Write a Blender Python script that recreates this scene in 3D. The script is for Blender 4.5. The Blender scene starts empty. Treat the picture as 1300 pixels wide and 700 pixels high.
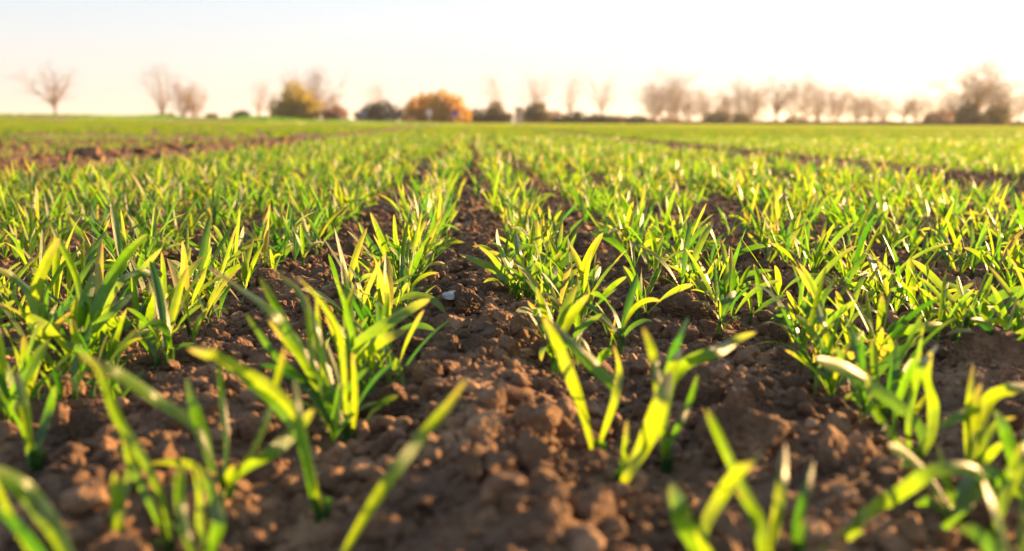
import bpy, math, random
import numpy as np
from mathutils import Vector, Matrix

R = math.radians
sc = bpy.context.scene
COL = sc.collection
RNG = np.random.default_rng(7)
random.seed(7)

# ------------------------------------------------------------------ camera
CAM_H = 0.16
FPX = 1264.0                       # focal length in pixels of the 1300 px wide photograph (35 mm on full frame)
YAW, PITCH, ROLL = R(2.25), R(8.75), R(0.28)
cam_d = bpy.data.cameras.new('camera')
cam = bpy.data.objects.new('camera', cam_d)
COL.objects.link(cam)
cam_d.sensor_width = 36.0
cam_d.lens = 35.0
cam_d.clip_start = 0.01
cam_d.clip_end = 20000
cam_m = Matrix.Rotation(-YAW, 4, 'Z') @ Matrix.Rotation(R(90) - PITCH, 4, 'X') @ Matrix.Rotation(ROLL, 4, 'Z')
cam.matrix_world = Matrix.Translation((0, 0, CAM_H)) @ cam_m
cam_d.dof.use_dof = True
cam_d.dof.focus_distance = 0.86
cam_d.dof.aperture_fstop = 6.0
cam_d.dof.aperture_blades = 9
sc.camera = cam

# ------------------------------------------------------------------ world, sun, exposure
SUN_EL, SUN_AZ = R(12.5), R(60.0)   # azimuth measured from +Y towards +X
world = bpy.data.worlds.new('World')
sc.world = world
world.use_nodes = True
wn = world.node_tree
bg = wn.nodes['Background']
sky = wn.nodes.new('ShaderNodeTexSky')
sky.sky_type = 'NISHITA'
sky.sun_disc = False
sky.sun_elevation = SUN_EL
sky.sun_rotation = SUN_AZ
sky.air_density = 1.0
sky.dust_density = 0.8
sky.ozone_density = 1.0
# a pale veil of evening haze lies along the horizon and thins out into clear blue overhead
wtc = wn.nodes.new('ShaderNodeTexCoord')
wsx = wn.nodes.new('ShaderNodeSeparateXYZ'); wn.links.new(wtc.outputs['Generated'], wsx.inputs[0])
vf = wn.nodes.new('ShaderNodeMapRange'); wn.links.new(wsx.outputs['Z'], vf.inputs[0])
vf.inputs[1].default_value = 0.14; vf.inputs[2].default_value = 0.55; vf.inputs[3].default_value = 0.72; vf.inputs[4].default_value = 0.22
vc = wn.nodes.new('ShaderNodeValToRGB'); wn.links.new(wsx.outputs['Z'], vc.inputs[0])
vc.color_ramp.elements[0].position = 0.0; vc.color_ramp.elements[0].color = (0.92, 0.84, 0.86, 1)
vc.color_ramp.elements[1].position = 0.11; vc.color_ramp.elements[1].color = (0.80, 0.88, 1.03, 1)
vs_ = wn.nodes.new('ShaderNodeVectorMath'); vs_.operation = 'SCALE'; vs_.inputs['Scale'].default_value = 4.0
wn.links.new(vc.outputs[0], vs_.inputs[0])
veil = wn.nodes.new('ShaderNodeMix'); veil.data_type = 'RGBA'
wn.links.new(vf.outputs[0], veil.inputs[0])
wn.links.new(sky.outputs[0], veil.inputs[6])
wn.links.new(vs_.outputs[0], veil.inputs[7])
wn.links.new(veil.outputs[2], bg.inputs[0])
bg.inputs[1].default_value = 0.056
sun_d = bpy.data.lights.new('sun', 'SUN')
sun_d.energy = 5.0
sun_d.angle = R(0.6)
sun_d.color = (1.0, 0.585, 0.24)
sun = bpy.data.objects.new('sun', sun_d)
COL.objects.link(sun)
sd = Vector((math.sin(SUN_AZ) * math.cos(SUN_EL), math.cos(SUN_AZ) * math.cos(SUN_EL), math.sin(SUN_EL)))
sun.rotation_euler = sd.to_track_quat('Z', 'Y').to_euler()
sc.view_settings.view_transform = 'Standard'
sc.view_settings.look = 'None'
sc.view_settings.gamma = 1.0
sc.view_settings.exposure = 2.15
sc.cycles.use_denoising = True
sc.cycles.max_bounces = 8
sc.cycles.transmission_bounces = 4
sc.cycles.caustics_reflective = False
sc.cycles.caustics_refractive = False

# ------------------------------------------------------------------ helpers
CM = np.array(cam_m.to_3x3())


def ray(px, py):
    v = CM @ np.array([(px - 650.0) / FPX, -(py - 350.0) / FPX, -1.0])
    return v


def at_y(px, py, Y):
    """the world point at forward distance Y behind pixel (px, py) of the photograph"""
    v = ray(px, py)
    return np.array([0, 0, CAM_H]) + v * (Y / v[1])


def ground_at(px, py):
    v = ray(px, py)
    return np.array([0, 0, CAM_H]) + v * (-CAM_H / v[2])


_P = np.random.default_rng(3).permutation(256)
_P = np.concatenate([_P, _P, _P])
_G = np.random.default_rng(4).normal(size=(256, 3))
_G /= np.linalg.norm(_G, axis=1)[:, None]


def perlin(x, y, z=0.0):
    x = np.asarray(x, float); y = np.asarray(y, float); z = np.zeros_like(x) + z
    xi = np.floor(x).astype(int); yi = np.floor(y).astype(int); zi = np.floor(z).astype(int)
    fx, fy, fz = x - xi, y - yi, z - zi
    u, v, w = [f * f * f * (f * (f * 6 - 15) + 10) for f in (fx, fy, fz)]
    r = 0
    for a in (0, 1):
        for b in (0, 1):
            for c in (0, 1):
                g = _G[_P[_P[_P[(xi + a) & 255] + ((yi + b) & 255)] + ((zi + c) & 255)]]
                d = g[..., 0] * (fx - a) + g[..., 1] * (fy - b) + g[..., 2] * (fz - c)
                r = r + d * (u if a else 1 - u) * (v if b else 1 - v) * (w if c else 1 - w)
    return r


def smooth(a, b, x):
    t = np.clip((x - a) / (b - a), 0, 1)
    return t * t * (3 - 2 * t)


ROWS_R = [0.064 + 0.155 * k for k in range(0, 400)]
ROWS_L = [-0.062] + [-0.225 - 0.15 * k for k in range(0, 400)]
TRACK_R = (1.0, 1.47)
TRACK_L = (-1.72, -1.10)
ROWS = sorted([x for x in ROWS_R if not (TRACK_R[0] < x < TRACK_R[1])] + [x for x in ROWS_L if not (TRACK_L[0] < x < TRACK_L[1])])


def ground_h(x, y):
    x = np.asarray(x, float); y = np.asarray(y, float)
    d = np.hypot(x, y)
    near = np.exp(-d / 6.0)
    h = 0.006 * perlin(x * 4.2, y * 3.1, 7.7) * near
    # drill furrows: the soil between two rows stands slightly proud
    h += 0.0045 * np.cos((x - 0.0) / 0.152 * 2 * math.pi) * np.exp(-np.abs(x) / 2.5) * near
    h += 0.008 * np.exp(-((x - 0.015) / 0.035) ** 2) * near
    h += 0.011 * perlin(x * 14, y * 14, 1.3) * near
    m = np.atleast_1d(d < 6)
    if m.any():
        xm, ym = np.atleast_1d(x)[m], np.atleast_1d(y)[m]
        f = 0.0062 * (0.4 - 2 * np.abs(perlin(xm * 33, ym * 33, 2.1)))
        f += 0.0038 * (0.4 - 2 * np.abs(perlin(xm * 75, ym * 75, 5.1)))
        f += 0.0022 * (0.4 - 2 * np.abs(perlin(xm * 160, ym * 160, 9.1)))
        hh = np.zeros(m.shape); hh[m] = f * (1 - smooth(4, 6, np.atleast_1d(d)[m]))
        h = h + hh.reshape(np.shape(h)) if np.ndim(h) else float(h + hh[0])
    # wheel tracks
    h -= 0.022 * np.exp(-((x - 1.26) / 0.17) ** 4)
    h += (0.016 + 0.03 * np.abs(perlin(x * 6, y * 6, 4.4))) * np.exp(-((x + 1.42) / 0.26) ** 2) * np.exp(-d / 40)
    # the ground swells gently to the left far off, and stays level to the right
    h += 0.36 * smooth(18, 62, y) * (1 - smooth(90, 200, y)) * smooth(2, -26, x) * (1 + 0.25 * perlin(x * 0.12, y * 0.05, 3.0))
    h += 0.03 * perlin(x * 0.11, y * 0.09, 8.0) * smooth(5, 30, d)
    return h


def mesh_np(name, V, F, mat, smoothing=True, attrs=None):
    """one mesh from numpy arrays: V (n,3), F list of arrays of equal-size faces"""
    me = bpy.data.meshes.new(name)
    Fs = F if isinstance(F, list) else [F]
    Fs = [f for f in Fs if len(f)]
    me.vertices.add(len(V))
    me.vertices.foreach_set('co', np.ascontiguousarray(V, dtype=np.float32).ravel())
    loops = np.concatenate([f.ravel() for f in Fs]).astype(np.int32)
    tot = np.concatenate([np.full(len(f), f.shape[1], np.int32) for f in Fs])
    start = np.concatenate([[0], np.cumsum(tot)[:-1]]).astype(np.int32)
    me.loops.add(len(loops))
    me.polygons.add(len(tot))
    me.loops.foreach_set('vertex_index', loops)
    me.polygons.foreach_set('loop_start', start)
    me.polygons.foreach_set('use_smooth', np.full(len(tot), smoothing, bool))
    if attrs:
        for k, v in attrs.items():
            a = me.attributes.new(k, 'FLOAT', 'POINT')
            a.data.foreach_set('value', np.ascontiguousarray(v, dtype=np.float32))
    me.update(calc_edges=True)
    me.materials.append(mat)
    return me


def link(name, me, parent=None, loc=None, rot=None, scale=None):
    o = bpy.data.objects.new(name, me)
    COL.objects.link(o)
    if parent is not None:
        o.parent = parent
    if loc is not None: o.location = loc
    if rot is not None: o.rotation_euler = rot
    if scale is not None: o.scale = scale
    return o


def tag(o, label=None, cat=None, group=None, kind=None):
    if label: o['label'] = label
    if cat: o['category'] = cat
    if group: o['group'] = group
    if kind: o['kind'] = kind
    return o


# ------------------------------------------------------------------ materials
def new_mat(name):
    m = bpy.data.materials.new(name)
    m.use_nodes = True
    nt = m.node_tree
    p = nt.nodes['Principled BSDF']
    return m, nt, p


def N(nt, t, **kw):
    n = nt.nodes.new(t)
    for k, v in kw.items():
        if k.startswith('_'):
            setattr(n, k[1:], v)
        else:
            n.inputs[k].default_value = v
    return n


def ramp(nt, fac, stops):
    r = nt.nodes.new('ShaderNodeValToRGB')
    el = r.color_ramp.elements
    while len(el) > 1: el.remove(el[-1])
    el[0].position, el[0].color = stops[0][0], (*stops[0][1], 1)
    for p, c in stops[1:]:
        e = el.new(p); e.color = (*c, 1)
    nt.links.new(fac, r.inputs[0])
    return r.outputs[0]


def mixc(nt, fac, a, b, mode='MIX'):
    m = nt.nodes.new('ShaderNodeMix'); m.data_type = 'RGBA'; m.blend_type = mode
    for s, v in ((m.inputs[0], fac), (m.inputs[6], a), (m.inputs[7], b)):
        if hasattr(v, 'is_linked'): nt.links.new(v, s)
        else: s.default_value = v if isinstance(v, (int, float)) else (*v, 1)
    return m.outputs[2]


def soil_nodes(nt, p, coord, k=1.0):
    L = nt.links.new
    n1 = N(nt, 'ShaderNodeTexNoise', Scale=22.0 * k, Detail=5.0, Roughness=0.6); L(coord, n1.inputs['Vector'])
    n2 = N(nt, 'ShaderNodeTexNoise', Scale=260.0 * k, Detail=4.0, Roughness=0.7); L(coord, n2.inputs['Vector'])
    c1 = ramp(nt, n1.outputs[0], [(0.3, (0.10, 0.06, 0.038)), (0.52, (0.20, 0.12, 0.072)), (0.75, (0.46, 0.29, 0.17))])
    c2 = ramp(nt, n2.outputs[0], [(0.3, (0.55, 0.53, 0.5)), (0.6, (1.0, 1.0, 1.0)), (0.8, (1.35, 1.3, 1.25))])
    c = mixc(nt, 0.8, c1, c2, 'MULTIPLY')
    n3 = N(nt, 'ShaderNodeTexNoise', Scale=700.0 * k, Detail=5.0, Roughness=0.75); L(coord, n3.inputs['Vector'])
    b1 = N(nt, 'ShaderNodeBump', Strength=0.9, Distance=0.0016); L(n2.outputs[0], b1.inputs['Height'])
    b2 = N(nt, 'ShaderNodeBump', Strength=0.8, Distance=0.0006); L(n3.outputs[0], b2.inputs['Height']); L(b1.outputs[0], b2.inputs['Normal'])
    L(b2.outputs[0], p.inputs['Normal'])
    p.inputs['Roughness'].default_value = 0.92
    p.inputs['Specular IOR Level'].default_value = 0.25
    return c


def soil_material(name='crumbly_soil', k=1.0):
    m, nt, p = new_mat(name)
    tc = nt.nodes.new('ShaderNodeTexCoord')
    oi = nt.nodes.new('ShaderNodeObjectInfo')
    c = soil_nodes(nt, p, tc.outputs['Object'], k)
    v = ramp(nt, oi.outputs['Random'], [(0.0, (0.82, 0.8, 0.8)), (1.0, (1.2, 1.2, 1.18))])
    nt.links.new(mixc(nt, 1.0, c, v, 'MULTIPLY'), p.inputs['Base Color'])
    return m


def ground_material():
    """bare soil near by; the far reaches carry the even green of the young crop"""
    m, nt, p = new_mat('field_ground')
    L = nt.links.new
    geo = nt.nodes.new('ShaderNodeNewGeometry')
    c = soil_nodes(nt, p, geo.outputs['Position'])
    sx = nt.nodes.new('ShaderNodeSeparateXYZ'); L(geo.outputs['Position'], sx.inputs[0])
    mr = nt.nodes.new('ShaderNodeMapRange'); L(sx.outputs['Y'], mr.inputs[0])
    mr.inputs[1].default_value = 18.0; mr.inputs[2].default_value = 70.0
    n = N(nt, 'ShaderNodeTexNoise', Scale=0.35, Detail=6.0); L(geo.outputs['Position'], n.inputs['Vector'])
    g = ramp(nt, n.outputs[0], [(0.3, (0.10, 0.16, 0.03)), (0.6, (0.16, 0.21, 0.035)), (0.8, (0.24, 0.22, 0.06))])
    n2 = N(nt, 'ShaderNodeTexNoise', Scale=0.16, Detail=7.0, Roughness=0.65); L(geo.outputs['Position'], n2.inputs['Vector'])
    lx = nt.nodes.new('ShaderNodeMapRange'); L(sx.outputs['X'], lx.inputs[0])
    lx.inputs[1].default_value = 1.0; lx.inputs[2].default_value = -6.0
    pt = nt.nodes.new('ShaderNodeMapRange'); L(n2.outputs[0], pt.inputs[0])
    pt.inputs[1].default_value = 0.47; pt.inputs[2].default_value = 0.56
    mm = nt.nodes.new('ShaderNodeMath'); mm.operation = 'MULTIPLY'; L(lx.outputs[0], mm.inputs[0]); L(pt.outputs[0], mm.inputs[1])
    g = mixc(nt, mm.outputs[0], g, (0.30, 0.17, 0.09))
    L(mixc(nt, mr.outputs[0], c, g), p.inputs['Base Color'])
    return m


def leaf_material(name='wheat_blade', hue=0.0):
    m = bpy.data.materials.new(name)
    m.use_nodes = True
    nt = m.node_tree
    L = nt.links.new
    p = nt.nodes['Principled BSDF']
    out = nt.nodes['Material Output']
    at = lambda n: (lambda a: a.outputs['Fac'])(N(nt, 'ShaderNodeAttribute', _attribute_name=n))
    lt, lu, rn = at('lt'), at('lu'), at('rnd')
    # lengthwise veins from the across coordinate
    w = nt.nodes.new('ShaderNodeMath'); w.operation = 'MULTIPLY'; L(lu, w.inputs[0]); w.inputs[1].default_value = 44.0
    s = nt.nodes.new('ShaderNodeMath'); s.operation = 'SINE'; L(w.outputs[0], s.inputs[0])
    base = ramp(nt, rn, [(0.0, (0.03, 0.095, 0.022)), (0.45, (0.06, 0.16, 0.025)), (0.8, (0.10, 0.20, 0.03)), (0.95, (0.16, 0.21, 0.045)), (1.0, (0.30, 0.26, 0.10))])
    tran = ramp(nt, rn, [(0.0, (0.07, 0.28, 0.012)), (0.35, (0.20, 0.48, 0.012)), (0.7, (0.40, 0.62, 0.012)), (0.9, (0.50, 0.64, 0.015)), (1.0, (0.64, 0.58, 0.06))])
    vs = nt.nodes.new('ShaderNodeMapRange'); L(s.outputs[0], vs.inputs[0])
    vs.inputs[1].default_value = -1; vs.inputs[2].default_value = 1; vs.inputs[3].default_value = 0.68; vs.inputs[4].default_value = 1.12
    cb = nt.nodes.new('ShaderNodeCombineColor'); [L(vs.outputs[0], cb.inputs[i]) for i in range(3)]
    # blotches and slightly dry tips
    tc = nt.nodes.new('ShaderNodeTexCoord')
    nz = N(nt, 'ShaderNodeTexNoise', Scale=140.0, Detail=6.0, Roughness=0.7); L(tc.outputs['Object'], nz.inputs['Vector'])
    bl = ramp(nt, nz.outputs[0], [(0.3, (0.66, 0.74, 0.7)), (0.7, (1.22, 1.15, 1.1))])
    tipf = nt.nodes.new('ShaderNodeMapRange'); L(lt, tipf.inputs[0])
    tipf.inputs[1].default_value = 0.78; tipf.inputs[2].default_value = 1.0
    rr = nt.nodes.new('ShaderNodeMath'); rr.operation = 'MULTIPLY'; L(tipf.outputs[0], rr.inputs[0]); L(rn, rr.inputs[1])
    def shade(c, dry):
        c = mixc(nt, 1.0, c, cb.outputs[0], 'MULTIPLY')
        c = mixc(nt, 1.0, c, bl, 'MULTIPLY')
        return mixc(nt, rr.outputs[0], c, dry)
    L(shade(base, (0.30, 0.20, 0.08)), p.inputs['Base Color'])
    p.inputs['Roughness'].default_value = 0.36
    p.inputs['Specular IOR Level'].default_value = 0.8
    p.inputs['Coat Weight'].default_value = 0.35; p.inputs['Coat Roughness'].default_value = 0.42
    p.inputs['Sheen Weight'].default_value = 0.08
    bp = N(nt, 'ShaderNodeBump', Strength=0.35, Distance=0.0004); L(s.outputs[0], bp.inputs['Height']); L(bp.outputs[0], p.inputs['Normal'])
    tr = nt.nodes.new('ShaderNodeBsdfTranslucent'); L(shade(tran, (0.55, 0.38, 0.12)), tr.inputs[0])
    mx = nt.nodes.new('ShaderNodeMixShader'); mx.inputs[0].default_value = 0.54
    L(p.outputs[0], mx.inputs[1]); L(tr.outputs[0], mx.inputs[2]); L(mx.outputs[0], out.inputs[0])
    return m


def simple(name, col, rough=0.8, spec=0.3, noise=0.25, scale=6.0, metal=0.0):
    m, nt, p = new_mat(name)
    tc = nt.nodes.new('ShaderNodeTexCoord')
    n = N(nt, 'ShaderNodeTexNoise', Scale=scale, Detail=5.0); nt.links.new(tc.outputs['Object'], n.inputs['Vector'])
    a = tuple(c * (1 - noise) for c in col); b = tuple(min(1, c * (1 + noise)) for c in col)
    nt.links.new(ramp(nt, n.outputs[0], [(0.3, a), (0.7, b)]), p.inputs['Base Color'])
    p.inputs['Roughness'].default_value = rough
    p.inputs['Specular IOR Level'].default_value = spec
    p.inputs['Metallic'].default_value = metal
    return m


def foliage_mat(name, dark, light, trans):
    m, nt, p = new_mat(name)
    L = nt.links.new
    a = N(nt, 'ShaderNodeAttribute', _attribute_name='rnd')
    L(ramp(nt, a.outputs['Fac'], [(0.0, dark), (1.0, light)]), p.inputs['Base Color'])
    p.inputs['Roughness'].default_value = 0.6
    tr = nt.nodes.new('ShaderNodeBsdfTranslucent'); tr.inputs[0].default_value = (*trans, 1)
    mx = nt.nodes.new('ShaderNodeMixShader'); mx.inputs[0].default_value = 0.35
    L(p.outputs[0], mx.inputs[1]); L(tr.outputs[0], mx.inputs[2]); L(mx.outputs[0], nt.nodes['Material Output'].inputs[0])
    return m


M_SOIL = soil_material()
M_CLOD = soil_material('clod_soil', 0.011)
M_GROUND = ground_material()
M_BLADE = leaf_material()
M_BARK = simple('bark', (0.20, 0.13, 0.09), 0.9)
M_TWIG = simple('twigs', (0.30, 0.185, 0.09), 0.9)

# ------------------------------------------------------------------ ground sheet
def build_ground():
    ys = list(np.linspace(-3.0, 0.1, 32)[:-1])
    y = 0.1
    while y < 6000:
        ys.append(y)
        y += max(0.0024, 0.0036 * y) if y < 14 else y * 0.02
    ys = np.array(ys)
    u = np.linspace(-1, 1, 1151)
    # fine in the middle, coarse at the sides: +-0.7 m at about 3 mm
    k = 8.9
    xs = np.sign(u) * (np.abs(u) * 1.35 + (np.exp(np.clip((np.abs(u) - 0.55), 0, 1) * 18) - 1) * 1.0)
    X, Y = np.meshgrid(xs, ys)
    x, y = X.ravel(), Y.ravel()
    V = np.stack([x, y, ground_h(x, y)], 1)
    nx, ny = len(xs), len(ys)
    i = np.arange((ny - 1) * (nx - 1)); r, c = i // (nx - 1), i % (nx - 1)
    a = r * nx + c
    F = np.stack([a, a + 1, a + nx + 1, a + nx], 1)
    o = link('ground', mesh_np('ground', V, F, M_GROUND))
    tag(o, 'brown crumbly soil of a wheat field stretching to the horizon', kind='structure')
    print('ground', len(V), xs[-1])


build_ground()

# ------------------------------------------------------------------ soil clods
def icosphere(n):
    t = (1 + 5 ** 0.5) / 2
    v = [(-1, t, 0), (1, t, 0), (-1, -t, 0), (1, -t, 0), (0, -1, t), (0, 1, t), (0, -1, -t), (0, 1, -t), (t, 0, -1), (t, 0, 1), (-t, 0, -1), (-t, 0, 1)]
    f = [(0, 11, 5), (0, 5, 1), (0, 1, 7), (0, 7, 10), (0, 10, 11), (1, 5, 9), (5, 11, 4), (11, 10, 2), (10, 7, 6), (7, 1, 8), (3, 9, 4), (3, 4, 2), (3, 2, 6), (3, 6, 8), (3, 8, 9), (4, 9, 5), (2, 4, 11), (6, 2, 10), (8, 6, 7), (9, 8, 1)]
    v = [np.array(p, float) / np.linalg.norm(p) for p in v]
    for _ in range(n):
        mid, nf = {}, []
        def m(a, b):
            k = (min(a, b), max(a, b))
            if k not in mid:
                p = v[a] + v[b]; v.append(p / np.linalg.norm(p)); mid[k] = len(v) - 1
            return mid[k]
        for a, b, c in f:
            x, y, z = m(a, b), m(b, c), m(c, a)
            nf += [(a, x, z), (b, y, x), (c, z, y), (x, y, z)]
        f = nf
    return np.array(v), np.array(f)


ICO = {k: icosphere(k) for k in (1, 2, 3, 4, 5)}


def clod_shape(level, seed, knobs=1.0):
    rg = np.random.default_rng(seed)
    V, F = ICO[level]
    o = rg.uniform(0, 90, 3)
    r = 1 + 0.42 * perlin(V[:, 0] * 1.1 + o[0], V[:, 1] * 1.1 + o[1], V[:, 2] * 1.1 + o[2])
    # flat broken faces: clip by a few planes
    P = V * r[:, None]
    for _ in range(11):
        n = rg.normal(size=3); n /= np.linalg.norm(n)
        dd = rg.uniform(0.52, 0.92)
        s = P @ n - dd
        P = P - np.where(s > 0, s * 0.93, 0)[:, None] * n
    if level >= 2:
        q = V * 3.2 + o
        b = 0.10 * (1 - 2 * np.abs(perlin(q[:, 0], q[:, 1], q[:, 2])))
        q = V * 7.5 + o
        b += 0.13 * knobs * (1 - 2.2 * np.abs(perlin(q[:, 0], q[:, 1], q[:, 2])))
        if level >= 4:
            q = V * 17 + o
            b += 0.075 * knobs * (1 - 2.2 * np.abs(perlin(q[:, 0], q[:, 1], q[:, 2])))
            q = V * 36 + o
            b += 0.04 * knobs * perlin(q[:, 0], q[:, 1], q[:, 2])
        P = P * (1 + b - 0.15)[:, None]
    P = P * np.array([rg.uniform(0.85, 1.15), rg.uniform(0.85, 1.1), rg.uniform(0.62, 0.9)])
    return P, F


def rot_mats(n, rg, tilt=math.pi):
    a, b, c = rg.uniform(-math.pi, math.pi, n), rg.uniform(-tilt, tilt, n), rg.uniform(-math.pi, math.pi, n)
    ca, sa, cb, sb, cc, s_ = np.cos(a), np.sin(a), np.cos(b), np.sin(b), np.cos(c), np.sin(c)
    Z1 = np.zeros((n, 3, 3)); Z1[:, 0, 0] = ca; Z1[:, 0, 1] = -sa; Z1[:, 1, 0] = sa; Z1[:, 1, 1] = ca; Z1[:, 2, 2] = 1
    X = np.zeros((n, 3, 3)); X[:, 0, 0] = 1; X[:, 1, 1] = cb; X[:, 1, 2] = -sb; X[:, 2, 1] = sb; X[:, 2, 2] = cb
    Z2 = np.zeros((n, 3, 3)); Z2[:, 0, 0] = cc; Z2[:, 0, 1] = -s_; Z2[:, 1, 0] = s_; Z2[:, 1, 1] = cc; Z2[:, 2, 2] = 1
    return Z1 @ X @ Z2


def in_view(x, y, m=0.06):
    """the ground within reach of the frame's width"""
    lx = x * math.cos(YAW) - y * math.sin(YAW)
    ly = x * math.sin(YAW) + y * math.cos(YAW)
    return (ly > 0.05) & (np.abs(lx) < ly * 0.545 + m)


def scatter_ground(n, y0, y1, rg, margin=0.15):
    """random points, evenly spread over the wedge of field in front of the camera"""
    out = []
    while sum(len(o) for o in out) < n:
        y = np.sqrt(rg.uniform(y0 * y0, y1 * y1, n)); x = rg.uniform(-1, 1, n) * (y * 0.62 + margin)
        out.append(np.stack([x, y], 1))
    return np.concatenate(out)[:n]


def build_crumbs():
    rg = np.random.default_rng(21)
    VS, FS, base = [], [], 0
    # (count, near, far, radius low, radius high, mesh level, variants)
    for n, y0, y1, r0, r1, lv, nv in ((2600, 0.24, 1.25, 0.0042, 0.0100, 3, 24), (14000, 0.24, 1.5, 0.0024, 0.0082, 2, 24), (95000, 0.24, 1.5, 0.0009, 0.0030, 1, 24),
                                       (22000, 1.2, 3.2, 0.0025, 0.009, 1, 16), (9000, 3.0, 9.0, 0.006, 0.018, 1, 10)):
        pts = scatter_ground(n, y0, y1, rg)
        keep = (perlin(pts[:, 0] * 9, pts[:, 1] * 9, 3.3) + rg.uniform(-0.25, 0.6, n)) > -0.05
        pts = pts[keep]
        rad = r0 + (r1 - r0) * rg.uniform(0, 1, len(pts)) ** 2.2
        z = ground_h(pts[:, 0], pts[:, 1]) + rad * rg.uniform(0.05, 0.6, len(pts))
        var = rg.integers(0, nv, len(pts))
        Rm = rot_mats(len(pts), rg)
        for k in range(nv):
            P, F = clod_shape(lv, 500 + lv * 50 + k)
            idx = np.where(var == k)[0]
            if not len(idx): continue
            V = np.einsum('nij,vj->nvi', Rm[idx], P) * rad[idx][:, None, None]
            V += np.stack([pts[idx, 0], pts[idx, 1], z[idx]], 1)[:, None, :]
            VS.append(V.reshape(-1, 3))
            FS.append((F[None] + (np.arange(len(idx)) * len(P))[:, None, None]).reshape(-1, 3) + base)
            base += len(P) * len(idx)
    # the broken, cloddy soil of the bare wheel track on the left and in the sparse strip past it
    o = link('soil_crumbs', mesh_np('soil_crumbs', np.concatenate(VS), [np.concatenate(FS)], M_SOIL, False))
    tag(o, 'loose brown soil crumbs lying all over the field surface', kind='stuff')
    print('crumbs', base)


build_crumbs()

HERO_CLODS = [  # pixel of the middle, half width in pixels, label
    (493, 513, 38, 'rounded brown clod with a sunlit orange right end, beside the blurred wheat on the left'),
    (612, 464, 21, 'round dark clod in the bare strip, its upper right knobs catching the sun'),
    (697, 663, 27, 'blurred round clod glowing orange at the very front of the bare strip'),
    (598, 404, 24, 'craggy upright clod just right of the pale grey stone'),
    (1272, 455, 44, 'largest dark brown clod, at the right edge of the photo'),
    (887, 493, 38, 'long flat clod behind the wheat seedling with the long horizontal leaf'),
    (661, 610, 32, 'blurred brown clod in the front of the bare strip, left of the split seedling'),
    (945, 560, 52, 'broad low clod with a rough warm top, right of the twin seedlings'),
    (1010, 492, 18, 'small rounded clod in the soil between the right hand rows, near a bent leaf'),
    (1018, 515, 17, 'small round clod in front of another rounded clod in the right hand gap'),
    (860, 395, 30, 'pale brown clod behind the wheat in the first gap right of the bare strip'),
    (118, 540, 34, 'greyish brown blurred clod in the shade at the left front'),
    (513, 480, 14, 'small smooth oval clod in the shade just above the large sunlit one'),
    (825, 335, 16, 'pale craggy clod far up the gap right of the centre rows'),
    (650, 530, 26, 'lumpy dark clod half sunk in the middle of the bare strip'),
    (1000, 420, 22, 'knobbly clod at the foot of the leafy clump on the right'),
]
CLODS = []


def build_clods():
    rg = np.random.default_rng(5)
    big = [mesh_np('soil_clod', *clod_shape(5, 40 + k), M_CLOD) for k in range(7)]
    mid = [mesh_np('soil_clod', *clod_shape(4, 80 + k), M_CLOD) for k in range(12)]
    placed = []
    for i, (px, py, hw, lab) in enumerate(HERO_CLODS):
        g = ground_at(px, py + hw * 0.5)
        r = 1.22 * hw * g[1] / FPX
        o = link('soil_clod', big[i % 7], loc=(g[0], g[1], float(ground_h(g[0], g[1])) + r * 0.26), rot=(rg.uniform(-.4, .4), rg.uniform(-.4, .4), rg.uniform(0, 6.3)), scale=(r, r * 0.9, r))
        tag(o, lab, 'soil clod', 'larger clods of soil lying between the wheat rows')
        placed.append((g[0], g[1], r))
    n = 284
    tries = 0
    while len(placed) < len(HERO_CLODS) + n and tries < 20000:
        tries += 1
        if rg.random() < 0.70:
            y = math.sqrt(rg.uniform(0.27 ** 2, 1.35 ** 2)); r = 0.0052 + 0.0100 * rg.random() ** 1.7
        elif rg.random() < 0.5:
            y = math.sqrt(rg.uniform(1.2 ** 2, 2.8 ** 2)); r = 0.010 + 0.014 * rg.random() ** 2
        else:
            y = rg.uniform(2.6, 8.0); r = 0.014 + 0.024 * rg.random() ** 1.5
        if y < 2.6:
            x = rg.uniform(-1, 1) * (y * 0.53 + 0.03)
        else:
            x = rg.uniform(TRACK_L[0] - 0.1, TRACK_L[1] + 0.05)
        if not in_view(x, y, 0.02): continue
        if any((x - a) ** 2 + (y - b) ** 2 < ((r + c) * 0.8) ** 2 for a, b, c in placed): continue
        big_one = y > 2.6
        o = link('soil_clod', mid[int(rg.integers(12))], loc=(x, y, float(ground_h(x, y)) + r * rg.uniform(0.0, 0.4)), rot=(rg.uniform(-.7, .7), rg.uniform(-.7, .7), rg.uniform(0, 6.3)), scale=(r * rg.uniform(.85, 1.2), r, r * rg.uniform(.85, 1.1)))
        if big_one:
            tag(o, 'orange brown clod heaped in the bare wheel track on the left', 'soil clod', 'clods in the bare wheel track')
        else:
            tag(o, 'small brown soil clod lying loose between the wheat rows', 'soil clod', 'small clods of soil between the wheat rows')
        placed.append((x, y, r))


build_clods()


def stone(px, py, hw, seed, mat, label, squash=0.5):
    rg = np.random.default_rng(seed)
    P, F = clod_shape(4, seed, 0.0)
    P = P * np.array([1, 0.75, squash])
    me = mesh_np('field_stone', P, F, mat)
    g = ground_at(px, py + hw * 0.4)
    r = 1.35 * hw * g[1] / FPX
    o = link('field_stone', me, loc=(g[0], g[1], float(ground_h(g[0], g[1])) + r * 0.62), rot=(0.15, 0.1, rg.uniform(0, 6)), scale=(r, r, r))
    tag(o, label, 'stone', 'pale stones in the soil')


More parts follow.
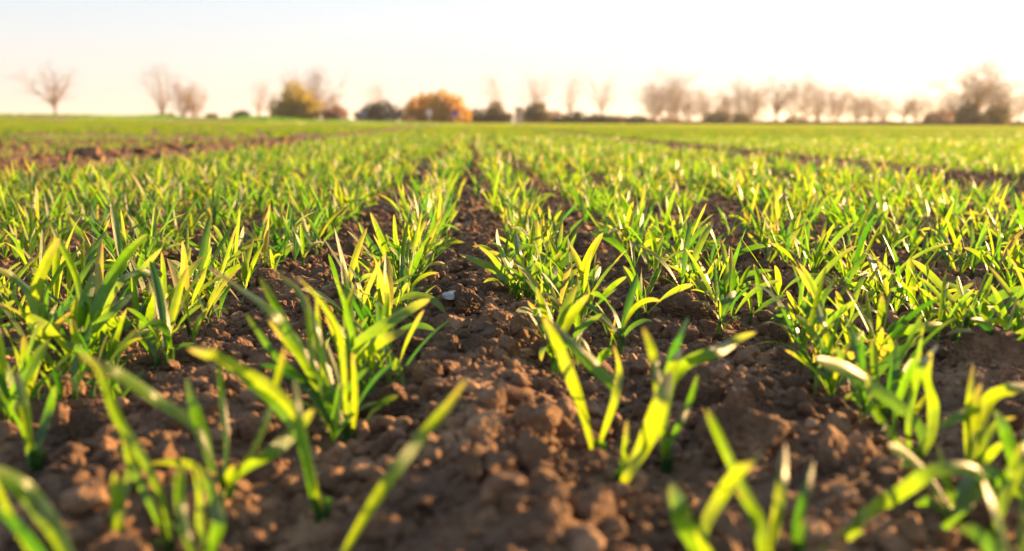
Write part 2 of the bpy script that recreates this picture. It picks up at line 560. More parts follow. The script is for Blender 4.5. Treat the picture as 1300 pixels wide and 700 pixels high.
M_STONE = simple('pale_stone', (0.46, 0.45, 0.46), 0.6, 0.4, 0.15, 3.0)
M_STONE_W = simple('white_stone', (0.66, 0.70, 0.70), 0.35, 0.5, 0.08, 3.0)
stone(578, 393, 15, 301, M_STONE, 'pale grey flat stone in the bare strip beside a craggy clod')
stone(1041, 574, 11, 302, M_STONE_W, 'tiny white glossy stone catching light in the right front soil', 0.4)
stone(948, 549, 9, 304, M_STONE, 'small grey pebble in the right hand soil behind the front leaves')
stone(1222, 386, 9, 306, M_STONE_W, 'small pale pebble below the right hand wheat, left of the largest clod')

# ------------------------------------------------------------------ wheat blades
def ribbon(pts, width, segs, across, side=None, twist=0.0, fold=0.25, rnd=0.5, base_w=0.35, tip_pos=0.5):
    """one leaf blade: a smooth centre line through pts, folded along the midrib, tapering to a point"""
    pts = np.asarray(pts, float)
    n = len(pts)
    d = np.concatenate([[0], np.cumsum(np.linalg.norm(np.diff(pts, axis=0), axis=1))])
    t = np.linspace(0, 1, segs + 1)
    # Catmull-Rom through the points
    pe = np.concatenate([[2 * pts[0] - pts[1]], pts, [2 * pts[-1] - pts[-2]]])
    s = np.interp(t * d[-1], d, np.arange(n))
    i = np.minimum(s.astype(int), n - 2); f = (s - i)[:, None]
    p0, p1, p2, p3 = pe[i], pe[i + 1], pe[i + 2], pe[i + 3]
    C = 0.5 * ((2 * p1) + (-p0 + p2) * f + (2 * p0 - 5 * p1 + 4 * p2 - p3) * f ** 2 + (-p0 + 3 * p1 - 3 * p2 + p3) * f ** 3)
    T = np.gradient(C, axis=0); T /= np.linalg.norm(T, axis=1)[:, None] + 1e-12
    if side is None:
        side = np.array([1.0, 0, 0])
    S0 = side - (T @ side)[:, None] * T
    S0 /= np.linalg.norm(S0, axis=1)[:, None] + 1e-9
    Nn = np.cross(T, S0)
    a = twist * t
    S = S0 * np.cos(a)[:, None] + Nn * np.sin(a)[:, None]
    Nn = np.cross(T, S)
    w = base_w + (1 - base_w) * smooth(0, tip_pos, t)
    w = w * np.where(t > 0.55, np.sqrt(np.clip(1 - ((t - 0.55) / 0.45) ** 1.9, 0, 1)), 1)
    w = np.maximum(w * width * 0.5, width * 0.012)
    us = np.linspace(-1, 1, across + 1)
    V = C[:, None, :] + S[:, None, :] * (us[None, :, None] * w[:, None, None]) + Nn[:, None, :] * (np.abs(us)[None, :, None] * w[:, None, None] * fold)
    lt = np.repeat(t, across + 1); lu = np.tile((us + 1) / 2, segs + 1)
    V = V.reshape(-1, 3)
    m = across + 1
    k = np.arange(segs * across); r, c = k // across, k % across
    A = r * m + c
    F = np.stack([A, A + 1, A + m + 1, A + m], 1)
    return V, F, lt, lu, np.full(len(V), rnd)


class Blades:
    def __init__(s): s.V, s.F, s.lt, s.lu, s.r, s.n = [], [], [], [], [], 0
    def add(s, b):
        V, F, lt, lu, r = b
        s.V.append(V); s.F.append(F + s.n); s.lt.append(lt); s.lu.append(lu); s.r.append(r); s.n += len(V)
    def arrays(s): return np.concatenate(s.V), np.concatenate(s.F), np.concatenate(s.lt), np.concatenate(s.lu), np.concatenate(s.r)
    def mesh(s, name):
        V, F, lt, lu, r = s.arrays()
        return mesh_np(name, V, F, M_BLADE, True, {'lt': lt, 'lu': lu, 'rnd': r})


def sheath(base, top, r0, r1, rnd):
    """the rolled green sheath a seedling rises from"""
    base, top = np.array(base, float), np.array(top, float)
    n, m = 8, 5
    V = []
    ax = top - base; ax /= np.linalg.norm(ax)
    s = np.cross(ax, [0, 1, 0]); s /= np.linalg.norm(s); q = np.cross(ax, s)
    for j in range(m):
        f = j / (m - 1); r = r0 + (r1 - r0) * f
        for i in range(n):
            a = i * 2 * math.pi / n
            V.append(base + (top - base) * f + (s * math.cos(a) + q * math.sin(a)) * r)
    F = [[j * n + i, j * n + (i + 1) % n, (j + 1) * n + (i + 1) % n, (j + 1) * n + i] for j in range(m - 1) for i in range(n)]
    V = np.array(V); F = np.array(F)
    return V, F, np.repeat(np.linspace(0, 0.3, m), n), np.tile(np.linspace(0, 1, n), m), np.full(len(V), rnd)


def random_plant(rg, level=2, height=0.056):
    """blade ribbons of one tuft at the origin; level 2 full, 1 medium, 0 coarse"""
    st, fo = Blades(), Blades()
    nsh = 1 + (rg.random() < 0.35)
    nlv = 0
    for k in range(nsh):
        bx, by = rg.normal(0, 0.0035, 2)
        az0 = rg.uniform(0, 6.28)
        lean = rg.uniform(0, 0.25)
        hs = height * rg.uniform(0.18, 0.34)
        base = np.array([bx, by, -0.006])
        top = base + np.array([math.cos(az0) * lean * hs, math.sin(az0) * lean * hs, hs])
        tone = rg.uniform(0.0, 0.45)
        if level >= 1:
            st.add(sheath(base, top, 0.0016, 0.0013, tone))
        nl = int(rg.integers(2, 5)) if level else 3
        for j in range(nl):
            az = az0 + j * 2.6 + rg.normal(0, 0.5)
            L = height * rg.uniform(0.45, 1.15)
            th0 = rg.uniform(0.08, 0.65); bend = abs(rg.normal(0.3, 0.45))
            if rg.random() < 0.12: bend += 1.1
            P = [base * 0.2 + top * 0.8 if level else base]
            if level == 0: L += hs
            m = {2: 6, 1: 4, 0: 2}[level]
            for i in range(m):
                f = (i + 1) / m
                th = th0 + bend * f ** 1.5
                P.append(P[-1] + np.array([math.cos(az) * math.sin(th), math.sin(az) * math.sin(th), math.cos(th)]) * L / m)
            w = rg.uniform(0.0030, 0.0060) if level else rg.uniform(0.006, 0.009)
            side = np.array([-math.sin(az), math.cos(az), 0.0])
            if level == 0: side = np.array([1.0, 0.3 * rg.normal(), 0.0])
            sg, ac = {2: (16, 4), 1: (7, 2), 0: (2, 1)}[level]
            fo.add(ribbon(P, w, sg, ac, side, rg.normal(0, 1.0) if level else 0.3, rg.uniform(0.1, 0.45) if level else 0, np.clip(rg.normal(0.46, 0.32), 0, 1)))
            nlv += 1
    return st, fo


# --- seedlings traced one by one: each is a tuft with its own base on the soil and its own blades
# blade: (width px, depth lean of the tip in m, [(px, py) from tip to foot])
HEROES = [
    ('wheat seedling with a blurred blade reaching far left over the shaded soil', (440, 562), [
        (14, .01, [(262, 337), (300, 362), (346, 396), (384, 446), (425, 520)]), (12, .02, [(348, 345), (378, 368), (398, 410), (412, 460)]),
        (10, -.01, [(376, 351), (404, 380), (430, 424), (437, 480)]), (9, 0, [(390, 372), (394, 420), (404, 480)]),
        (8, .01, [(402, 372), (404, 420), (412, 480)]), (9, -.01, [(312, 398), (330, 425), (352, 455), (400, 500)]),
        (11, -.02, [(338, 403), (358, 430), (385, 462), (412, 510)]), (9, 0, [(447, 446), (450, 500), (448, 546)]),
        (12, 0, [(330, 352), (352, 392), (370, 430), (410, 490)])]),
    ('wheat seedling with two broad parallel blades pointing right over a sunlit clod', (468, 508), [
        (17, .00, [(546, 380), (522, 391), (488, 412), (446, 446), (432, 470)]), (17, -.015, [(517, 418), (488, 430), (455, 450), (432, 470)]),
        (9, 0, [(452, 360), (440, 400), (448, 450)]), (8, .01, [(478, 375), (480, 420), (470, 470)]), (10, 0, [(424, 350), (436, 385), (447, 430), (458, 470)]),
        (9, .01, [(466, 440), (472, 470), (469, 500)])]),
    ('blurred wheat seedling in the left front with one upright cream tipped blade', (404, 668), [
        (12, -.01, [(374, 480), (381, 530), (392, 590), (401, 640)]), (16, .0, [(238, 442), (270, 452), (307, 472), (342, 494), (375, 530), (392, 590)]),
        (11, .01, [(268, 448), (310, 482), (350, 515), (380, 560)])]),
    ('blurred front wheat seedling with an arching dark green lower blade', (283, 640), [
        (17, .0, [(398, 520), (375, 548), (345, 575), (310, 597), (288, 618)]), (8, .01, [(277, 440), (282, 500), (288, 560), (286, 600)]),
        (15, -.01, [(237, 480), (247, 520), (260, 560), (272, 605)]), (9, .0, [(362, 440), (350, 490), (334, 546), (310, 590)]),
        (15, -.01, [(98, 450), (143, 470), (196, 505), (246, 540), (270, 590)]), (10, 0, [(298, 590), (288, 610), (284, 630)]),
        (12, .0, [(182, 590), (215, 588), (245, 592), (268, 612)])]),
    ('blurred thin wheat seedling with a long pale blade hanging in the left front', (215, 700), [
        (13, -.01, [(100, 445), (125, 471), (150, 535), (185, 590), (207, 640)]), (15, -.01, [(146, 600), (148, 640), (153, 690)]),
        (11, 0, [(150, 540), (165, 590), (150, 660), (156, 700)]), (12, .01, [(158, 545), (162, 580), (190, 640)])]),
    ('blurred front wheat seedling with a wide cream coloured blade and a green curl', (262, 735), [
        (20, 0, [(250, 590), (270, 630), (276, 665), (266, 705)]), (15, 0, [(244, 590), (250, 630), (253, 670), (258, 700)]),
        (13, 0, [(233, 585), (228, 630), (240, 690)])]),
    ('very blurred large wheat blades arching in at the bottom left corner', (118, 800), [
        (26, 0, [(-30, 595), (5, 606), (38, 628), (66, 668), (92, 720)]), (24, -.01, [(-30, 640), (5, 655), (42, 695), (80, 750)]), (15, .0, [(-20, 580), (-5, 620), (30, 690), (80, 750)])]),
    ('lone long wheat blade rising to the right beside the bare strip in front', (430, 735), [
        (18, .01, [(594, 480), (572, 512), (538, 552), (500, 602), (460, 662), (436, 705)])]),
    ('wheat seedling whose two long blades lean apart to the upper left', (757, 583), [
        (17, .00, [(690, 402), (706, 435), (724, 480), (740, 525), (752, 570)]), (17, .01, [(696, 405), (725, 435), (758, 468), (782, 492), (778, 520), (764, 556)]),
        (12, 0, [(779, 438), (785, 470), (780, 505), (764, 555)])]),
    ('split wheat seedling with a thick bright blade and a twisted cream one', (785, 632), [
        (24, -.005, [(850, 470), (836, 515), (816, 567), (796, 602), (787, 625)]), (12, .0, [(817, 416), (829, 450), (836, 490), (838, 530), (822, 570), (800, 605)]),
        (8, 0, [(796, 533), (793, 570), (789, 605)])]),
    ('wheat seedling with a long blade stretched almost level to the right', (843, 596), [
        (17, .01, [(960, 422), (935, 432), (905, 449), (868, 466), (848, 500), (843, 550)]), (12, .01, [(874, 402), (862, 428), (850, 460), (843, 500)]),
        (9, 0, [(886, 476), (876, 510), (862, 540), (848, 570)]), (15, -.01, [(864, 442), (855, 462), (848, 495), (843, 545)])]),
    ('blurred wheat tuft in the front with four blades fanned upward', (965, 745), [
        (26, 0, [(850, 612), (862, 645), (876, 680), (905, 725)]), (18, .0, [(970, 570), (945, 592), (915, 630), (890, 680), (915, 720)]),
        (13, .01, [(897, 520), (908, 545), (930, 592), (955, 640), (972, 690)]), (14, 0, [(997, 563), (993, 610), (985, 665), (972, 715)]),
        (16, -.01, [(935, 620), (960, 655), (970, 700)])]),
    ('thin blurred wheat seedling standing right of the fanned tuft in front', (1008, 735), [(13, 0, [(1033, 585), (1022, 630), (1010, 680)]), (11, 0, [(1020, 660), (1012, 700)])]),
    ('wheat seedling at the right front with one very long blade reaching left', (1262, 700), [
        (22, -.01, [(1035, 700), (1065, 685), (1093, 662), (1125, 636), (1160, 612), (1200, 595), (1245, 600), (1262, 650)]),
        (28, .0, [(1168, 700), (1190, 675), (1218, 640), (1245, 605), (1262, 610), (1266, 660)]), (16, 0, [(1300, 560), (1285, 600), (1270, 650)]),
        (20, .01, [(1330, 545), (1300, 580), (1275, 640)])]),
    ('bent wheat seedling at the right with a broad blade drooping to the left', (1160, 606), [
        (20, .01, [(1036, 455), (1075, 470), (1118, 498), (1160, 532), (1172, 560), (1166, 585)]), (14, 0, [(1093, 528), (1108, 524), (1124, 540), (1136, 570), (1150, 592)]),
        (11, .0, [(1190, 437), (1170, 465), (1158, 500), (1153, 545), (1156, 580)]), (16, .01, [(1182, 446), (1175, 480), (1184, 515), (1180, 560)]),
        (9, 0, [(1100, 470), (1110, 520), (1140, 560)])]),
    ('leafy wheat seedling at the right edge with level blades above the front soil', (1232, 612), [
        (9, .0, [(1236, 462), (1232, 500), (1228, 550)]), (16, 0, [(1192, 545), (1215, 530), (1242, 526), (1245, 560)]), (20, .01, [(1310, 488), (1280, 496), (1256, 510), (1245, 550)]),
        (15, 0, [(1246, 486), (1240, 510), (1240, 560)]), (12, -.01, [(1290, 530), (1265, 540), (1245, 580)]), (12, 0, [(1275, 560), (1255, 580), (1238, 602)])]),
    ('wheat seedling by the right edge with short curled blades', (1300, 640), [(16, 0, [(1262, 520), (1275, 545), (1290, 590)]), (14, .01, [(1312, 520), (1305, 560), (1300, 600)]), (18, -.01, [(1278, 590), (1290, 610), (1298, 630)]), (13, 0, [(1340, 560), (1322, 580), (1305, 620)])]),
    ('blurred wheat seedling in the right front with crossing short blades', (1215, 668), [
        (17, 0, [(1128, 565), (1150, 575), (1180, 605), (1202, 640)]), (14, .01, [(1238, 545), (1234, 580), (1222, 630)]), (18, -.01, [(1290, 600), (1262, 612), (1235, 635)]), (12, 0, [(1190, 560), (1200, 600), (1210, 640)]), (12, 0, [(1160, 640), (1180, 636), (1202, 650)])]),
    ('very blurred wheat seedling low in the bottom right corner', (1290, 760), [
        (24, 0, [(1250, 610), (1265, 650), (1282, 710)]), (22, -.01, [(1340, 610), (1320, 660), (1298, 720)]), (20, .0, [(1215, 668), (1245, 680), (1275, 720)]), (15, .01, [(1302, 600), (1300, 650), (1294, 710)])]),
    ('wheat seedling low at the right, left of the leafy one with level blades', (1120, 545), [
        (13, 0, [(1060, 440), (1082, 470), (1105, 510)]), (12, .01, [(1160, 455), (1148, 480), (1128, 515)]), (11, 0, [(1108, 430), (1112, 470), (1118, 515)]), (13, -.01, [(1070, 505), (1090, 505), (1110, 525)])]),
    ('blurred wheat seedling at the left edge just above the corner blades', (42, 590), [
        (16, 0, [(-20, 470), (0, 500), (28, 550)]), (13, .01, [(70, 490), (62, 520), (50, 560)]), (12, 0, [(20, 470), (30, 510), (38, 560)])]),
    ('leaning wheat seedling at the left with a tall blade slanting right', (108, 470), [
        (13, .0, [(187, 297), (160, 325), (137, 362), (118, 400), (108, 440)]), (12, .01, [(206, 315), (178, 341), (152, 357), (130, 400)]),
        (16, -.01, [(169, 370), (143, 392), (118, 416), (108, 440)]), (8, .01, [(64, 286), (79, 315), (98, 358), (106, 420)]),
        (15, 0, [(119, 345), (114, 365), (107, 390), (106, 430)]), (9, 0, [(97, 375), (94, 410), (100, 450)]), (12, -.01, [(158, 402), (130, 420), (112, 445)])]),
    ('wheat seedling at the left edge with a folded drooping blade', (60, 480), [
        (14, .0, [(76, 302), (62, 325), (46, 365), (38, 405), (50, 450)]), (12, .01, [(-4, 340), (18, 352), (38, 372), (50, 420)]), (20, -.02, [(-2, 384), (30, 403), (66, 426), (86, 450), (70, 470)]),
        (12, 0, [(60, 350), (56, 390), (58, 440)])]),
    ('blurred wheat seedling at the left edge low over the soil', (14, 545), [
        (14, -.01, [(52, 402), (36, 440), (20, 490)]), (17, -.01, [(62, 432), (38, 465), (14, 505)]), (14, 0, [(-12, 390), (-4, 430), (6, 500)]), (14, 0, [(-30, 470), (-10, 490), (8, 520)]), (11, 0, [(22, 548), (2, 540), (-30, 546)])]),
    ('upright wheat seedling alone in the gap on the left with one arched blade', (202, 433), [
        (12, .0, [(259, 325), (240, 345), (222, 380), (208, 420)]), (8, 0, [(190, 355), (195, 390), (199, 425)]), (9, 0, [(205, 320), (207, 360), (205, 425)]),
        (12, .01, [(222, 350), (200, 345), (176, 350), (165, 372), (192, 410)]), (8, 0, [(212, 372), (208, 400), (204, 428)])]),
    ('sharp wheat seedling right of the bare strip with blades spread to the left', (667, 391), [
        (10, .0, [(583, 322), (600, 328), (626, 341), (650, 361), (664, 384)]), (8, .01, [(608, 313), (624, 326), (646, 356), (664, 384)]),
        (9, .0, [(631, 290), (634, 310), (645, 336), (664, 382)]), (9, .01, [(655, 294), (659, 320), (664, 352), (667, 386)]),
        (8, 0, [(681, 320), (679, 345), (671, 382)]), (9, -.01, [(709, 332), (700, 355), (686, 374), (670, 386)]), (8, -.01, [(700, 350), (690, 368), (674, 384)])]),
    ('clump of wheat beside the bare strip on the left with a low dark blade', (508, 372), [
        (10, 0, [(556, 372), (545, 368), (525, 366), (510, 370)]), (9, 0, [(455, 282), (470, 310), (492, 340), (506, 368)]), (9, 0, [(470, 270), (482, 300), (498, 340)]),
        (9, 0, [(546, 300), (532, 325), (516, 352)]), (8, .01, [(500, 272), (502, 310), (506, 355)]), (9, -.01, [(538, 312), (524, 340), (512, 364)]), (7, 0, [(518, 280), (512, 320), (508, 360)])]),
    ('wheat seedling on the right with a broad blade lying across toward the right', (1108, 470), [
        (14, 0, [(1200, 413), (1170, 417), (1140, 425), (1115, 445)]), (10, 0, [(1060, 385), (1075, 410), (1098, 440)]), (10, 0, [(1120, 375), (1118, 410), (1110, 450)]), (9, 0, [(1100, 370), (1106, 410), (1108, 455)]), (9, .01, [(1150, 400), (1130, 420), (1112, 450)])]),
    ('wheat seedling with one blade bent down, in the row on the right', (1060, 490), [
        (10, 0, [(1036, 380), (1044, 410), (1056, 450)]), (11, 0, [(1128, 480), (1105, 450), (1080, 440), (1066, 460)]), (10, 0, [(1096, 420), (1080, 440), (1066, 470)]), (10, 0, [(1010, 400), (1030, 420), (1052, 460)])]),
    ('sturdy wheat seedling behind the large clod at the right edge', (1232, 432), [
        (10, 0, [(1180, 395), (1200, 402), (1222, 418)]), (10, 0, [(1216, 350), (1222, 380), (1230, 415)]), (10, 0, [(1262, 360), (1248, 385), (1236, 415)]), (10, 0, [(1250, 425), (1236, 410), (1222, 400), (1228, 424)]), (8, 0, [(1206, 372), (1214, 395), (1228, 420)])]),
]
hero_xy = []


def build_heroes():
    rg = np.random.default_rng(99)
    for lab, (bx, by), blades in HEROES:
        g = ground_at(bx, by)
        g[2] = float(ground_h(g[0], g[1]))
        D = g[1]
        hero_xy.append((g[0], g[1]))
        root = link('wheat_seedling', None, loc=tuple(g))
        tag(root, lab, 'wheat seedling', 'wheat seedlings growing in drilled rows')
        fo, st = Blades(), Blades()
        foot = np.array([0, 0, -0.004])
        top = np.array([0, 0, 0.011])
        st.add(sheath(foot, top, 0.0019, 0.0015, rg.uniform(0.05, 0.35)))
        st.add(sheath(foot + [0.002, 0.001, 0], top + [0.004, 0.002, -0.002], 0.0015, 0.0012, rg.uniform(0.05, 0.35)))
        for w, dz, pts in blades:
            n = len(pts)
            W = []
            for i, (px, py) in enumerate(pts):
                f = 1 - i / n
                W.append(at_y(px, py, D + dz * 1.6 * f + 0.012 * rg.normal() * f) - g)
            W.append(top * 0.3 + rg.normal(0, 0.001, 3) * [1, 1, 0])
            W = np.array(W[::-1])
            right = CM[:, 0] * 1.0
            # blades lie at a slant to the view rather than square to it
            ax = W[-1] - W[0]; ax = ax / np.linalg.norm(ax)
            side = np.cross(ax, CM[:, 2]); side /= np.linalg.norm(side)
            a = rg.uniform(-0.7, 0.7)
            side = side * math.cos(a) + np.cross(ax, side) * math.sin(a)
            fo.add(ribbon(W, w * D / FPX * 1.05, 30, 6, side, rg.normal(0, 0.5), rg.uniform(0.12, 0.4), np.clip(rg.normal(0.52, 0.22), 0, 0.78), base_w=0.4))
        if 0.45 < D and len(blades) > 3:          # the small inner blades of the tuft
            for _ in range(3):
                s2, f2 = random_plant(rg, 2, 0.050)
                V, F, lt, lu, r = f2.arrays()
                fo.add((V + [rg.normal(0, .008), rg.normal(0, .008), 0], F, lt, lu, r))
        link('stem', st.mesh('stem'), root)
        link('foliage', fo.mesh('foliage'), root)


build_heroes()

ORD = ['first', 'second', 'third', 'fourth', 'fifth', 'sixth', 'seventh', 'eighth', 'ninth', 'tenth']


def row_points(rg):
    """a foot point for every tuft in the drilled rows, out to 9 m"""
    out = []
    for x0 in ROWS:
        if abs(x0) > 7: continue
        step = 0.010 if x0 > -1.0 else 0.024
        y = 0.27 + rg.uniform(0, step)
        while y < 9.0:
            x = x0 + (rg.normal(0, 0.026) if abs(x0) > 0.1 else rg.normal(0, 0.018) + math.copysign(0.006, x0))
            yy = y
            y += step * rg.uniform(0.35, 1.75) * (1.0 if yy < 3 else 1.25)
            if not in_view(np.array(x), np.array(yy), 0.12): continue
            if abs(x0) < 1.0 and perlin(x * 3.0, yy * 2.3, 6.6) < -0.32: continue      # thin spots
            if x0 < -1.7 and perlin(x * 1.3, yy * 1.1, 2.6) + rg.uniform(-.3, .3) < 0.12: continue
            if yy < (0.60 if abs(x0) < 0.1 else 0.53): continue
            if x0 == -0.062 and x > -0.052 and yy < 0.95: continue          # few plants right in front
            if any((x - a) ** 2 + (yy - b) ** 2 < (0.02 if yy < 0.62 else 0.013) ** 2 for a, b in hero_xy): continue
            out.append((x, yy, x0))
    return out


def build_rows():
    rg = np.random.default_rng(12)
    pts = row_points(rg)
    pts.sort(key=lambda p: math.hypot(p[0], p[1]))
    vis = [p for p in pts if in_view(np.array(p[0]), np.array(p[1]), 0.02)]
    n_ind = 300 - len(HEROES)
    ind = set(id(p) for p in vis[:n_ind])
    near = [p for p in pts if id(p) in ind]
    rest = [p for p in pts if id(p) not in ind]
    # individuals: 40 different tufts, copied
    protos = []
    for k in range(40):
        st, fo = random_plant(rg, 2)
        protos.append((st.mesh('stem'), fo.mesh('foliage')))
    right = sorted(x for x in ROWS if x > 0); left = sorted((x for x in ROWS if x < 0), reverse=True)
    for x, y, x0 in near:
        a, b = protos[int(rg.integers(40))]
        s = rg.uniform(0.7, 1.3)
        root = link('wheat_seedling', None, loc=(x, y, float(ground_h(x, y)) + 0.001), rot=(rg.normal(0, .1), rg.normal(0, .1), rg.uniform(0, 6.28)), scale=(s, s, s * rg.uniform(0.9, 1.12)))
        side, k = ('right', right.index(x0)) if x0 > 0 else ('left', left.index(x0))
        tag(root, 'green wheat seedling in the %s row %s of the bare central strip' % (ORD[min(k, 9)], side), 'wheat seedling', 'wheat seedlings growing in drilled rows')
        link('stem', a, root); link('foliage', b, root)
    far_y = max(p[1] for p in near)
    print('individual plants', len(near), 'out to', far_y, 'rest', len(rest))
    # the rest of the crop, one object
    VS, FS, A, B, C, base = [], [], [], [], [], 0

    def put(lib, P, scale, zrot, tone):
        nonlocal base
        var = rg.integers(0, len(lib), len(P))
        for k, (V, F, lt, lu, r) in enumerate(lib):
            idx = np.where(var == k)[0]
            if not len(idx): continue
            c, s = np.cos(zrot[idx]), np.sin(zrot[idx])
            W = np.empty((len(idx), len(V), 3))
            W[:, :, 0] = (V[None, :, 0] * c[:, None] - V[None, :, 1] * s[:, None])
            W[:, :, 1] = (V[None, :, 0] * s[:, None] + V[None, :, 1] * c[:, None])
            W[:, :, 2] = V[None, :, 2]
            W *= scale[idx][:, None, None]
            W += P[idx][:, None, :]
            VS.append(W.reshape(-1, 3))
            FS.append((F[None] + (np.arange(len(idx)) * len(V))[:, None, None]).reshape(-1, 4) + base)
            base += len(V) * len(idx)
            A.append(np.tile(lt, len(idx))); B.append(np.tile(lu, len(idx)))
            C.append(np.clip(r[None] + tone[idx][:, None], 0, 1).ravel())

    def lib(level, n, h=0.056):
        out = []
        for _ in range(n):
            st, fo = random_plant(rg, level, h)
            b = Blades()
            if level: b.add(st.arrays())
            b.add(fo.arrays())
            out.append(b.arrays())
        return out

    a = np.array([(x, y) for x, y, _ in rest])
    m = a[:, 1] < 3.2
    for sel, lv, nn in ((m, 1, 40), (~m, 1, 24)):
        q = a[sel]
        P = np.stack([q[:, 0], q[:, 1], ground_h(q[:, 0], q[:, 1])], 1)
        put(lib(lv, nn), P, rg.uniform(0.7, 1.25, len(q)) * np.where(np.abs(q[:, 0]) > 1.5, 0.85, 1.0), rg.uniform(0, 6.28, len(q)), rg.normal(0.03, 0.1, len(q)))
    # middle distance: short pieces of row
    def strip_lib(n, length, dens, h):
        out = []
        for _ in range(n):
            b = Blades()
            for _k in range(int(length * dens)):
                st, fo = random_plant(rg, 0, h)
                V, F, lt, lu, r = fo.arrays()
                b.add((V + [rg.normal(0, 0.014), rg.uniform(0, length), 0], F, lt, lu, r))
            out.append(b.arrays())
        return out
    for y0, y1, ln, dens in ((9.0, 20.0, 0.5, 44), (20.0, 42.0, 1.0, 30)):
        q = []
        for x0 in ROWS:
            for y in np.arange(y0, y1, ln):
                if in_view(np.array(x0), np.array(y + ln), 0.6):
                    if x0 < -1.7 and perlin(x0 * 0.8, y * 0.35, 2.6) + rg.uniform(-.3, .3) < 0.16: continue
                    q.append((x0, y))
        q = np.array(q)
        P = np.stack([q[:, 0], q[:, 1], ground_h(q[:, 0], q[:, 1])], 1)
        put(strip_lib(8, ln, dens, 0.058), P, rg.uniform(0.95, 1.05, len(q)), rg.normal(0, 0.004, len(q)), rg.normal(0.08, 0.05, len(q)))
        print('strips', len(q))
    # far field: square patches of crop
    def patch_lib(n, size, cnt, h, w):
        out = []
        for _ in range(n):
            b = Blades()
            for _k in range(cnt):
                az = rg.uniform(0, 6.28)
                p0 = np.array([rg.uniform(-size, size) / 2, rg.uniform(-size, size) / 2, -0.03])
                p1 = p0 + [0.3 * h * math.cos(az), 0.3 * h * math.sin(az), h * rg.uniform(.6, 1.2)]
                b.add(ribbon([p0, (p0 + p1) / 2 + [0, 0, h * .1], p1], w, 2, 1, np.array([1.0, rg.normal(0, .3), 0]), 0, 0, np.clip(rg.normal(0.6, 0.2), 0, 1)))
            out.append(b.arrays())
        return out
    for y0, y1, s, cnt, w in ((42.0, 90.0, 2.0, 420, 0.022), (90.0, 125.0, 4.0, 500, 0.05)):
        q = []
        for y in np.arange(y0, y1, s):
            xs = np.arange(-y * 0.6 - s, y * 0.64 + s, s)
            for x in xs:
                if x < 0 and perlin(x * 0.22, y * 0.09, 5.5) + rg.uniform(-.15, .15) > -0.08: continue      # thin patches
                q.append((x, y))
        q = np.array(q)
        P = np.stack([q[:, 0], q[:, 1], ground_h(q[:, 0], q[:, 1])], 1)
        put(patch_lib(6, s * 1.05, cnt, 0.08, w), P, np.ones(len(q)), rg.integers(0, 4, len(q)) * (math.pi / 2), rg.normal(0.02, 0.06, len(q)) + 0.45 * perlin(q[:, 0] * 0.3, q[:, 1] * 0.12, 4.1) - 0.22 * (q[:, 0] < -2))
        print('patches', len(q))
    me = mesh_np('wheat_crop', np.concatenate(VS), [np.concatenate(FS)], M_BLADE, True, {'lt': np.concatenate(A), 'lu': np.concatenate(B), 'rnd': np.concatenate(C)})
    o = link('wheat_crop', me)
    tag(o, 'young green wheat crop in drilled rows running to the horizon', kind='stuff')
    print('crop verts', base)


build_rows()

# ------------------------------------------------------------------ trees and shrubs on the horizon
def tubes(segs, sides):
    """segs: list of (p0, p1, r0, r1)"""
    p0 = np.array([s[0] for s in segs]); p1 = np.array([s[1] for s in segs])
    r0 = np.array([s[2] for s in segs]); r1 = np.array([s[3] for s in segs])
    ax = p1 - p0; ax /= np.linalg.norm(ax, axis=1)[:, None] + 1e-9
    ref = np.where(np.abs(ax[:, 2:3]) > 0.9, np.array([[1.0, 0, 0]]), np.array([[0, 0, 1.0]]))
    s = np.cross(ax, ref); s /= np.linalg.norm(s, axis=1)[:, None]
    q = np.cross(ax, s)
    a = np.arange(sides) * 2 * math.pi / sides
    ring = s[:, None, :] * np.cos(a)[None, :, None] + q[:, None, :] * np.sin(a)[None, :, None]
    A = p0[:, None, :] + ring * r0[:, None, None]; B = p1[:, None, :] + ring * r1[:, None, None]
    V = np.concatenate([A, B], 1).reshape(-1, 3)
    i = np.arange(sides); j = (i + 1) % sides
    f = np.stack([i, j, j + sides, i + sides], 1)
    F = (f[None] + (np.arange(len(segs)) * 2 * sides)[:, None, None]).reshape(-1, 4)
    return V, F


